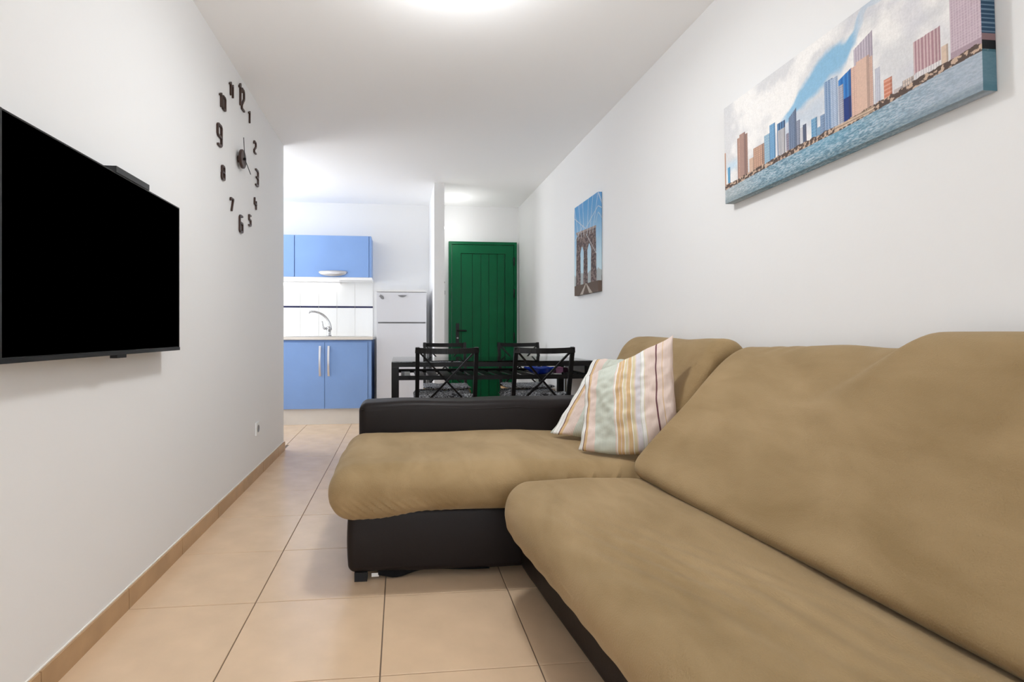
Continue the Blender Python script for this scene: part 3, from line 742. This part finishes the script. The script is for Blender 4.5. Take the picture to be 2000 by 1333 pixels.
for q in range(ns):
    xa = X0+LG+q*pitch; dp('shelf_slat', 'frame', xa+.018, xa+pitch-.018, Y0+.038, Y1-.038, ZS-.026, ZS-.016)

# ------------------------------------------------------------------ chairs
def make_chair(name='dining_chair'):
    """faces +Y; origin at the floor under the back"""
    c = empty(name, (0, 0, 0), '', 'chair', 'four black metal dining chairs')
    W = .205; H = .853; SH = .442
    def yb(z): return -.0 if z < SH else -(z-SH)*.26
    for sx in (-1, 1):
        bm = bmesh.new()
        for a, b in ((0, SH), (SH, H)):
            bar(bm, (sx*(W-.013), yb(a)+(.0 if a else -.03*0), a), (sx*(W-.013), yb(b), b), .026, .022, (0, 1, 0))
        obj('back_post', bm, 'frame', c)
        bm = bmesh.new(); bar(bm, (sx*(W-.015), .40, 0), (sx*(W-.015), .40, SH-.02), .026, .026, (0, 1, 0)); obj('leg', bm, 'frame', c)
    bm = bmesh.new(); n = 12; pts = []
    for q in range(n+1):
        uu = -1+2*q/n; pts.append((W*uu, yb(H-.018)-.030*(1-uu*uu), H-.018-.006*(1-uu*uu)))
    for a, b in zip(pts, pts[1:]): bar(bm, a, b, .018, .036, (0, 0, 1))
    obj('top_rail', bm, 'frame', c)
    for sx in (-1, 1):
        bm = bmesh.new(); a = Vector((sx*(W-.030), yb(H-.035), H-.035)); b = Vector((-sx*(W-.03), yb(SH-.0), SH))
        m_ = (a+b)/2; m_.y -= .012+sx*.008
        bar(bm, a, m_, .012, .017, (0, 1, 0)); bar(bm, m_, b, .012, .017, (0, 1, 0)); obj('cross_bar', bm, 'frame', c)
    bm = bmesh.new()
    for (x0, x1, y0, y1) in ((-W, W, -.012, .014), (-W, W, .388, .414), (-W, -W+.026, .014, .388), (W-.026, W, .014, .388)): bx(bm, x0, x1, y0, y1, SH-.04, SH-.012)
    obj('seat_frame', bm, 'frame', c)
    box('seat', 'wicker', -W+.004, W-.004, -.008, .410, SH-.014, SH+.006, c, bevel=.004, seg=2)
    return c
def seat_cushion(loc, rz, label, seed, puff=1):
    c = empty('seat_cushion', loc, label, 'cushion', 'floral chair cushions', rz)
    n = 28; verts = []; faces = []; r_ = random.Random(seed)
    cz = [r_.uniform(.010, .035) for _ in range(4)]
    for side in (1, -1):
        for j in range(n+1):
            for i in range(n+1):
                a, b = -1+2*i/n, -1+2*j/n
                e = (1-a**8)*(1-b**8); th = .040*puff*max(0, e)**.4
                cr = sum(h*max(0, 1-math.hypot(a-p, b-q_)/.8)**1.5 for h, (p, q_) in zip(cz, ((-1, -1), (1, -1), (1, 1), (-1, 1))))
                wv = .013*puff*noise.noise(Vector((a*4, b*4, seed)))*(1 if side > 0 else .3)
                z = .040*puff+side*th+cr*puff+wv-(.007*math.exp(-(a*a+b*b)*18) if side > 0 else 0)
                verts.append((a*.208, .206+b*.200, max(z, .001)))
    N = (n+1)**2
    for k_, fl in ((0, False), (N, True)):
        for j in range(n):
            for i in range(n):
                q = [k_+j*(n+1)+i, k_+j*(n+1)+i+1, k_+(j+1)*(n+1)+i+1, k_+(j+1)*(n+1)+i]
                faces.append(q[::-1] if fl else q)
    me = bpy.data.meshes.new('pad'); me.from_pydata(verts, [], faces); me.update()
    bm = bmesh.new(); bm.from_mesh(me); bmesh.ops.remove_doubles(bm, verts=bm.verts, dist=.0004); bm.to_mesh(me); bm.free()
    link('pad', me, 'floral', c, True)
    for sx in (-1, 1):
        bm = bmesh.new(); tube(bm, [(sx*.17, .02, .03), (sx*.19, -.012, .03), (sx*.185, -.022, .0), (sx*.18, -.020, -.05)], .003, 6); obj('tie', bm, 'floral', c, True)
def copy_thing(o, parent=None):
    c = o.copy(); COL.objects.link(c)
    if parent is not None: c.parent = parent
    for ch in o.children: copy_thing(ch, c)
    return c
spots = [((.302, 3.575), 0, 'black metal chair on the sofa side of the table, before the fridge and door'),
         ((.945, 3.575), 0, 'black metal chair on the sofa side of the table, nearer the right wall'),
         ((.418, 5.02), PI, 'black metal chair on the far side of the table, in front of the door handle'),
         ((1.140, 5.02), PI, 'black metal chair on the far side of the table, nearer the right wall')]
cush = ['black and white floral cushion on the near left dining chair', 'black and white floral cushion on the near right dining chair',
        'black and white floral cushion on the far left dining chair', 'black and white floral cushion on the far right dining chair']
proto = make_chair()
for q, (xy, rz, lb) in enumerate(spots):
    c = proto if q == 0 else copy_thing(proto)
    c.location = (*xy, 0); c.rotation_euler = (0, 0, rz+(0, .02, -.03, .03)[q]); c['label'] = lb
    seat_cushion((*xy, .449), rz+(0, .02, -.03, .03)[q], cush[q], 11+q, (1, 1, .38, .38)[q])

# things on the table's shelf
bz = ZS-.0155
b = bmesh.new(); lathe(b, [(.055, 0), (.060, .002), (.098, .030), (.118, .046), (.124, .048), (.122, .043), (.095, .026), (.055, .008)], (0, 0, 0), 40)
for v in b.verts: v.co.z += .003*math.sin(8*math.atan2(v.co.y, v.co.x))*(v.co.z/.048)
o = obj('blue_bowl', b, 'blue_glass', smooth=True); o.location = (1.085, 4.12, bz+.001); tag(o, 'cobalt blue scalloped bowl on the shelf under the glass', 'bowl')
tag(box('pink_box', 'pink', 1.205, 1.262, 4.08, 4.16, bz, bz+.050, bevel=.002), 'small pink box beside the blue bowl', 'box')
tag(box('maroon_box', 'maroon', 1.270, 1.300, 4.08, 4.17, bz, bz+.045, bevel=.002), 'dark maroon packet beside the pink box', 'box')
tag(box('folded_paper', 'paper', 1.16, 1.30, 3.90, 4.02, bz, bz+.008, bevel=.001), 'white folded leaflet lying in front of the pink box', 'paper')
b = bmesh.new(); tube(b, [(1.19+.14*t/30, 3.86+.02*math.sin(t*.9), bz+.0155+.006*math.sin(t*1.7)) for t in range(31)], .008, 8)
tag(obj('black_strap', b, 'lining', smooth=True), 'black crumpled strap at the right end of the shelf', 'strap')
tag(box('white_card', 'paper', .03, .07, 3.93, 4.0, bz, bz+.03, bevel=.001), 'small white card at the left end of the shelf', 'card')

# translucent bag by the right wall, past the table
bm = bmesh.new(); n = 40
rings = []
for j in range(13):
    t_ = j/12; ring = []
    for i in range(n):
        a = 2*PI*i/n; rx = .125*(1-.25*t_**3)*(1+.05*math.sin(3*a+4*t_)+.025*math.sin(11*a+9*t_)); ry = .15*(1-.5*t_**2)*(1+.06*math.sin(2*a+3*t_))
        ca, sa = math.cos(a), math.sin(a)
        ring.append(bm.verts.new((rx*math.copysign(abs(ca)**.6, ca), ry*math.copysign(abs(sa)**.6, sa), .006+.60*t_+.012*math.sin(5*a)*t_)))
    rings.append(ring)
for A, B_ in zip(rings, rings[1:]):
    for i in range(n): bm.faces.new([A[i], A[(i+1) % n], B_[(i+1) % n], B_[i]])
bm.faces.new(rings[0][::-1])
o = obj('storage_bag', bm, 'film', smooth=True); o.location = (1.255, 5.42, 0)
tag(o, 'pale translucent plastic bag standing on the floor behind the dining table', 'bag')

# ------------------------------------------------------------------ sofa
SK = .085
def skx(y): return SK*(1.98-y) if y < 1.98 else 0
sofa = empty('corner_sofa', (.9, 1.4, 0), 'brown leather corner sofa with chaise under tan suede covers', 'sofa')
def sadd(o): reparent(o, sofa); return o
def nz3(p, s, seed=0): return noise.noise(Vector((p[0]*s+seed, p[1]*s, p[2]*s)))
# leather bases
def W0(cx, cy, cz, fn=None):
    def f_(p):
        q = Vector((p.x+cx, p.y+cy, p.z+cz))
        return fn(q, p) if fn else q
    return f_
def base_fn(q, p):
    q.x += skx(q.y); return q
BX0, BX1, BY0, BY1 = .468, 1.0, -.35, 2.055
def leather_main(q, p):
    fr = 1-(p.x+.266)/.532   # 1 at the front
    q.x += skx(q.y)*max(0, min(1, fr)); q.x += .004*nz3(q, 6); return q
sadd(rbox_warp('leather_base', ((1.30-BX0)/2, (BY1-BY0)/2, .15), .025, W0((BX0+1.30)/2, (BY0+BY1)/2, .182,
     lambda q, p: Vector((q.x+skx(q.y)*(.5-p.x/((1.30-BX0)))+.004*nz3(q, 6), q.y, q.z))), 'leather', None, (8, 30, 5)))
sadd(rbox_warp('leather_base', ((1.36+.197)/2, (2.93-2.07)/2, .125), .028, W0((1.36-.197)/2, 2.50, .155,
     lambda q, p: Vector((q.x-.006*math.cos(p.z*12), q.y-.008*math.cos(p.z*12)+.004*nz3(q, 5), q.z-.004*math.sin(q.x*5)))), 'leather', None, (30, 16, 6)))
for (x, y) in ((-.150, 2.10), (-.150, 2.88), (.56, 1.62), (.75, -.2), (1.30, 2.88), (1.30, -.2)):
    h_ = .034
    o = box('foot', 'lining', x-.024, x+.024, y-.024, y+.024, 0, h_, bevel=.002); sadd(o)
# armrest at the chaise's far side
def arm_fn(q, p):
    q.z += .006*nz3(q, 4)*(1 if p.z > 0 else 0)-.010*max(0, -p.x-.55)*4*(p.z > 0)
    q.y -= .010*math.cos(p.x*2.2)*math.cos(p.z*6)
    return q
sadd(rbox_warp('armrest', ((1.385+.213)/2, .105, .222), .042, W0((1.385-.213)/2, 2.893, .372, arm_fn), 'leather', None, (34, 5, 10)))
bm = bmesh.new(); tube(bm, [(-.200+1.58*t/40, 2.793-.009*math.cos((-.79+1.58*t/40)*2.2)+.0015, .552+.003*math.sin(t*.7)) for t in range(41)], .0035, 6)
sadd(obj('piping', bm, 'leather', smooth=True))
# chaise cushion
CX0, CX1, CY0, CY1, CZ0, CZ1 = -.262, 1.22, 1.992, 2.80, .245, .447
def chaise_fn(q, p):
    hx, hy, hz = (CX1-CX0)/2, (CY1-CY0)/2, (CZ1-CZ0)/2
    fx = (p.x+hx)/(2*hx)
    # slumps a little toward the front, hem rises toward the corner
    if p.z < 0: q.z += (.020*sstep(.13, .25, fx)-.012*sstep(.10, .0, fx)-.006*math.exp(-((fx-.10)/.05)**2))*(-p.z/hz)
    q.z += .010*math.exp(-((fx-.35)/.35)**2)*(1 if p.z > 0 else 0)*math.cos(p.y/hy*1.4)
    q.z -= .012*sstep(.55, .9, fx)*(p.z > 0)
    q.x -= .010*math.cos(p.y/hy*1.2)*(p.x < 0)
    q.y -= .010*math.cos(p.x/hx*1.4)*(p.y < 0)*math.cos(p.z/hz*1.2)
    d_ = .007*nz3(q, 3.2, 4)+.0035*nz3(q, 9, 8)
    # pulled folds near the left end of the front hem
    if p.y < 0:
        w_ = (math.exp(-((q.x+.08)/.10)**2)+.45*math.exp(-((q.x-.12)/.08)**2))*math.exp(-((q.z-.285)/.045)**2)
        ph = (q.x+(q.z-.25)*1.25)*170+2.2*nz3(q, 7)
        d_ += .0090*w_*(1-2*abs(math.sin(ph*.5))**.7)
        w2 = math.exp(-((q.x-.8)/.22)**2)*sstep(.44, .38, q.z)
        d_ += .006*w2*max(0, math.sin((q.x-(q.z-.4)*.8)*62))**3
    q.y -= d_ if p.y < 0 else 0; q.z += .8*d_ if p.z > 0 else 0; q.x -= d_ if p.x < -.5 else 0
    return q
sadd(rbox_warp('chaise_cushion', ((CX1-CX0)/2, (CY1-CY0)/2, (CZ1-CZ0)/2), .098, W0((CX0+CX1)/2, (CY0+CY1)/2, (CZ0+CZ1)/2, chaise_fn), 'suede', None, (300, 30, 2), 16))
# main seat cushion
SX0, SX1, SY0, SY1, SZ0, SZ1 = .338, 1.20, -.40, 1.975, .232, .414
def seat_fn(q, p):
    hx, hy, hz = (SX1-SX0)/2, (SY1-SY0)/2, (SZ1-SZ0)/2
    q.x += skx(q.y)*(.5-p.x/(2*hx))
    far = sstep(.25, .0, (hy-p.y))
    if p.x < 0: q.x += .05*far*far*(-p.x/hx)
    q.z += .008*math.cos(p.x/hx*1.3)*math.cos(p.y/hy*1.3)*(p.z > 0)
    d_ = .008*nz3(q, 2.4, 14)+.004*nz3((q.x*1.0, q.y*.5, q.z), 9, 2)
    if p.z > 0:   # long shallow drag folds
        v_ = (q.x-.62)+(q.y-1.1)*.36
        d_ += .0042*math.sin(v_*95+5*nz3(q, 2.5))*math.exp(-((q.y-1.05)/.38)**2)*math.exp(-(v_/.16)**2)
    q.z += d_ if p.z > 0 else 0
    if p.x < 0:
        w_ = math.exp(-((q.z-.27)/.045)**2)
        q.x -= d_*.8+.0014*w_*math.sin(q.y*60+q.z*110)*sstep(.6, 1.2, q.y)
    if p.z < 0: q.z += .012*math.sin(q.y*2.2)*(-p.z/hz)
    if p.z > 0: q.z -= .018*sstep(.84, 1.02, q.x)*(p.z/hz)
    return q
sadd(rbox_warp('seat_cushion', ((SX1-SX0)/2, (SY1-SY0)/2, (SZ1-SZ0)/2), .089, W0((SX0+SX1)/2, (SY0+SY1)/2, (SZ0+SZ1)/2, seat_fn), 'suede', None, (60, 230, 2), 14))
# reclined back cushions: closed profile lofted along Y with rounded ends
def catmull(P, per=8):
    out = []; n = len(P)
    for i in range(n):
        p0, p1, p2, p3 = P[(i-1) % n], P[i], P[(i+1) % n], P[(i+2) % n]
        for k_ in range(per):
            t = k_/per
            out.append(tuple(.5*((2*b_)+(-a_+c_)*t+(2*a_-5*b_+4*c_-d_)*t*t+(-a_+3*b_-3*c_+d_)*t**3) for a_, b_, c_, d_ in zip(p0, p1, p2, p3)))
    return out
def loft_back(name, prof_fn, y0, y1, n, disp, rcap=.07, m='suede'):
    ys = []; L_ = y1-y0
    capn = 9
    for i in range(capn+1):
        a = PI/2*i/capn; ys.append((y0+rcap*(1-math.sin(a)), 1-(1-math.cos(PI/2-a))*1.0) if False else (y0+rcap*(1-math.cos(a)), math.sin(a)))
    for i in range(1, n): ys.append((y0+rcap+(L_-2*rcap)*i/n, 1))
    for i in range(capn+1):
        a = PI/2*(1-i/capn); ys.append((y1-rcap*(1-math.cos(a)), math.sin(a)))
    verts = []; rings = []
    for y, f_ in ys:
        P = prof_fn(y); cx = sum(p[0] for p in P)/len(P); cz = sum(p[1] for p in P)/len(P); ring = []
        for (x, z) in P:
            v = Vector((x-cx, z-cz)); L2 = v.length; v = v*((L2-rcap*(1-f_))/L2)
            q = Vector((cx+v.x, y, cz+v.y)); nrm = Vector((v.x, 0, v.y)).normalized()
            q += nrm*disp(q)*sstep(1.39, 1.33, q.x)
            ring.append(len(verts)); verts.append(tuple(q))
        rings.append(ring)
    faces = []; N = len(rings[0])
    for A, B_ in zip(rings, rings[1:]):
        for k_ in range(N): faces.append((A[k_], A[(k_+1) % N], B_[(k_+1) % N], B_[k_]))
    faces.append(tuple(rings[0][::-1])); faces.append(tuple(rings[-1]))
    me = bpy.data.meshes.new(name); me.from_pydata(verts, [], faces); me.update()
    bm = bmesh.new(); bm.from_mesh(me); bmesh.ops.recalc_face_normals(bm, faces=bm.faces[:]); bm.to_mesh(me); bm.free()
    return link(name, me, m, None, True)
def prof_main(y):
    k_ = .065*sstep(1.95, .6, y); up = .022*sstep(1.9, 1.2, y)
    return catmull([(.870+k_, .440), (.916+k_, .512), (1.062+k_*.7, .675), (1.180+k_*.4, .800+up*.5), (1.262, .872+up), (1.325, .897+up), (1.380, .872+up), (1.400, .78), (1.400, .52), (1.33, .40), (1.06, .365), (.925+k_, .392)])
def disp_main(q):
    d_ = .006*nz3(q, 1.8, 31)+.0015*nz3(q, 7, 3)
    bnd = 1.215+.75*max(0, .93-q.z)
    wd = .028+.30*max(0, .92-q.z)
    m_ = sstep(bnd+wd, bnd-wd, q.y)*sstep(.64, .86, q.z)
    d_ += .036*m_
    # hollow beside the raised headrest
    d_ -= .014*math.exp(-((q.y-bnd-.10)/.09)**2)*sstep(.70, .86, q.z)
    # a few folds on the top near the far end
    d_ += .0025*math.sin(q.y*70+q.x*60)*math.exp(-((q.y-1.72)/.09)**2)*sstep(.86, .90, q.z)
    return d_
sadd(loft_back('backrest_cushion', prof_main, -.40, 1.975, 280, disp_main))
def prof_ch(y):
    k_ = .0
    return catmull([(.985, .455), (1.03, .54), (1.095, .675), (1.165, .800), (1.215, .885), (1.275, .925), (1.345, .918), (1.388, .86), (1.396, .76), (1.396, .56), (1.34, .43), (1.12, .42), (1.02, .425)])
def disp_ch(q):
    return .007*nz3(q, 3, 51)+.003*nz3(q, 9, 5)-.008*math.exp(-((q.y-2.35)/.15)**2)*sstep(.85, .92, q.z)
sadd(loft_back('back_cushion', prof_ch, 1.985, 2.86, 60, disp_ch))
# torn lining and label under the chaise
bm = bmesh.new(); top = []; bot = []
for i in range(25):
    t = i/24; x = -.085+.43*t; sag = .026*math.exp(-((t-.16)/.16)**2)+.003
    top.append(bm.verts.new((x, 2.082+.004*math.sin(9*t), .036))); bot.append(bm.verts.new((x, 2.080+.012*math.sin(5*t), .034-sag)))
for i in range(24): bm.faces.new([top[i], top[i+1], bot[i+1], bot[i]])
bmesh.ops.solidify(bm, geom=bm.faces[:], thickness=.002)
sadd(obj('lining', bm, 'lining'))
o = box('care_label', 'paper', -.110, -.082, 2.086, 2.088, .012, .026); o['label'] = 'small white label under the chaise'; sadd(o)

# ------------------------------------------------------------------ striped pillows
def pillow(name, label, BL, BR, TR, TL, thick, seed, ustart=0, uend=1, ears=.06, sag=.0):
    BL, BR, TR, TL = map(Vector, (BL, BR, TR, TL))
    ctr = (BL+BR+TR+TL)/4; nrm = (BR-BL).cross(TL-BL).normalized()
    n = 56; verts = []; uvs = []; faces = []
    for side in (1, -1):
        for j in range(n+1):
            for i in range(n+1):
                a, b_ = i/n, j/n; A_, B_ = 2*a-1, 2*b_-1
                # edges bow inward between the corners
                pa = A_*(1-ears*(1-B_*B_)*abs(A_)); pb = B_*(1-ears*(1-A_*A_)*abs(B_))
                if B_ < 0: pb = B_*(1+sag*(1-A_*A_)*abs(B_)*(1+.35*A_))
                a2, b2 = (pa+1)/2, (pb+1)/2
                p = (BL*(1-a2)+BR*a2)*(1-b2)+(TL*(1-a2)+TR*a2)*b2
                e = max(0, (1-A_*A_)*(1-B_*B_)); th = thick*(e**.42)
                edge = 1-e**.2
                nn = Vector((A_*2.2+seed, B_*2.2, side*.5))
                p = p+nrm*(side*th+.020*noise.noise(nn)*e**.3+.006*math.sin(14*B_+seed)*edge*abs(A_)+.006*math.sin(12*A_+2)*edge*abs(B_))
                p = p+nrm*side*(.008*noise.noise(nn*3.5)+.003*noise.noise(Vector((A_*14+seed, B_*5, 0))))*e**.2
                verts.append(tuple(p-ctr)); uvs.append((ustart+(uend-ustart)*(a+.012*noise.noise(Vector((B_*2+seed, A_*1.5, 0)))*1.5), b_))
    N = (n+1)**2
    for k_, fl in ((0, False), (N, True)):
        for j in range(n):
            for i in range(n):
                q = [k_+j*(n+1)+i, k_+j*(n+1)+i+1, k_+(j+1)*(n+1)+i+1, k_+(j+1)*(n+1)+i]
                faces.append(q[::-1] if fl else q)
    def eid(i, j, k_): return k_+j*(n+1)+i
    me = bpy.data.meshes.new(name); me.from_pydata(verts, [], faces)
    uvl = me.uv_layers.new(name='UVMap')
    for lp in me.loops: uvl.data[lp.index].uv = uvs[lp.vertex_index]
    bm = bmesh.new(); bm.from_mesh(me); bmesh.ops.remove_doubles(bm, verts=bm.verts, dist=.0003); bm.to_mesh(me); bm.free(); me.update()
    o = link(name, me, 'stripes', None, True); o.location = ctr
    return tag(o, label, 'cushion')
pillow('striped_pillow', 'front striped pillow in sage, orange and pink leaning on the sofa back',
       (.745, 2.19, .455), (1.085, 1.99, .540), (1.098, 2.07, .940), (.808, 2.29, .755), .062, 3, 0, 1, .05, .23)
pillow('striped_pillow', 'striped pillow mostly hidden behind the front one, its corner on the chaise',
       (.72, 2.53, .462), (1.06, 2.34, .470), (1.20, 2.46, .835), (.985, 2.66, .815), .045, 9, 0.0, .62, .05, .04)
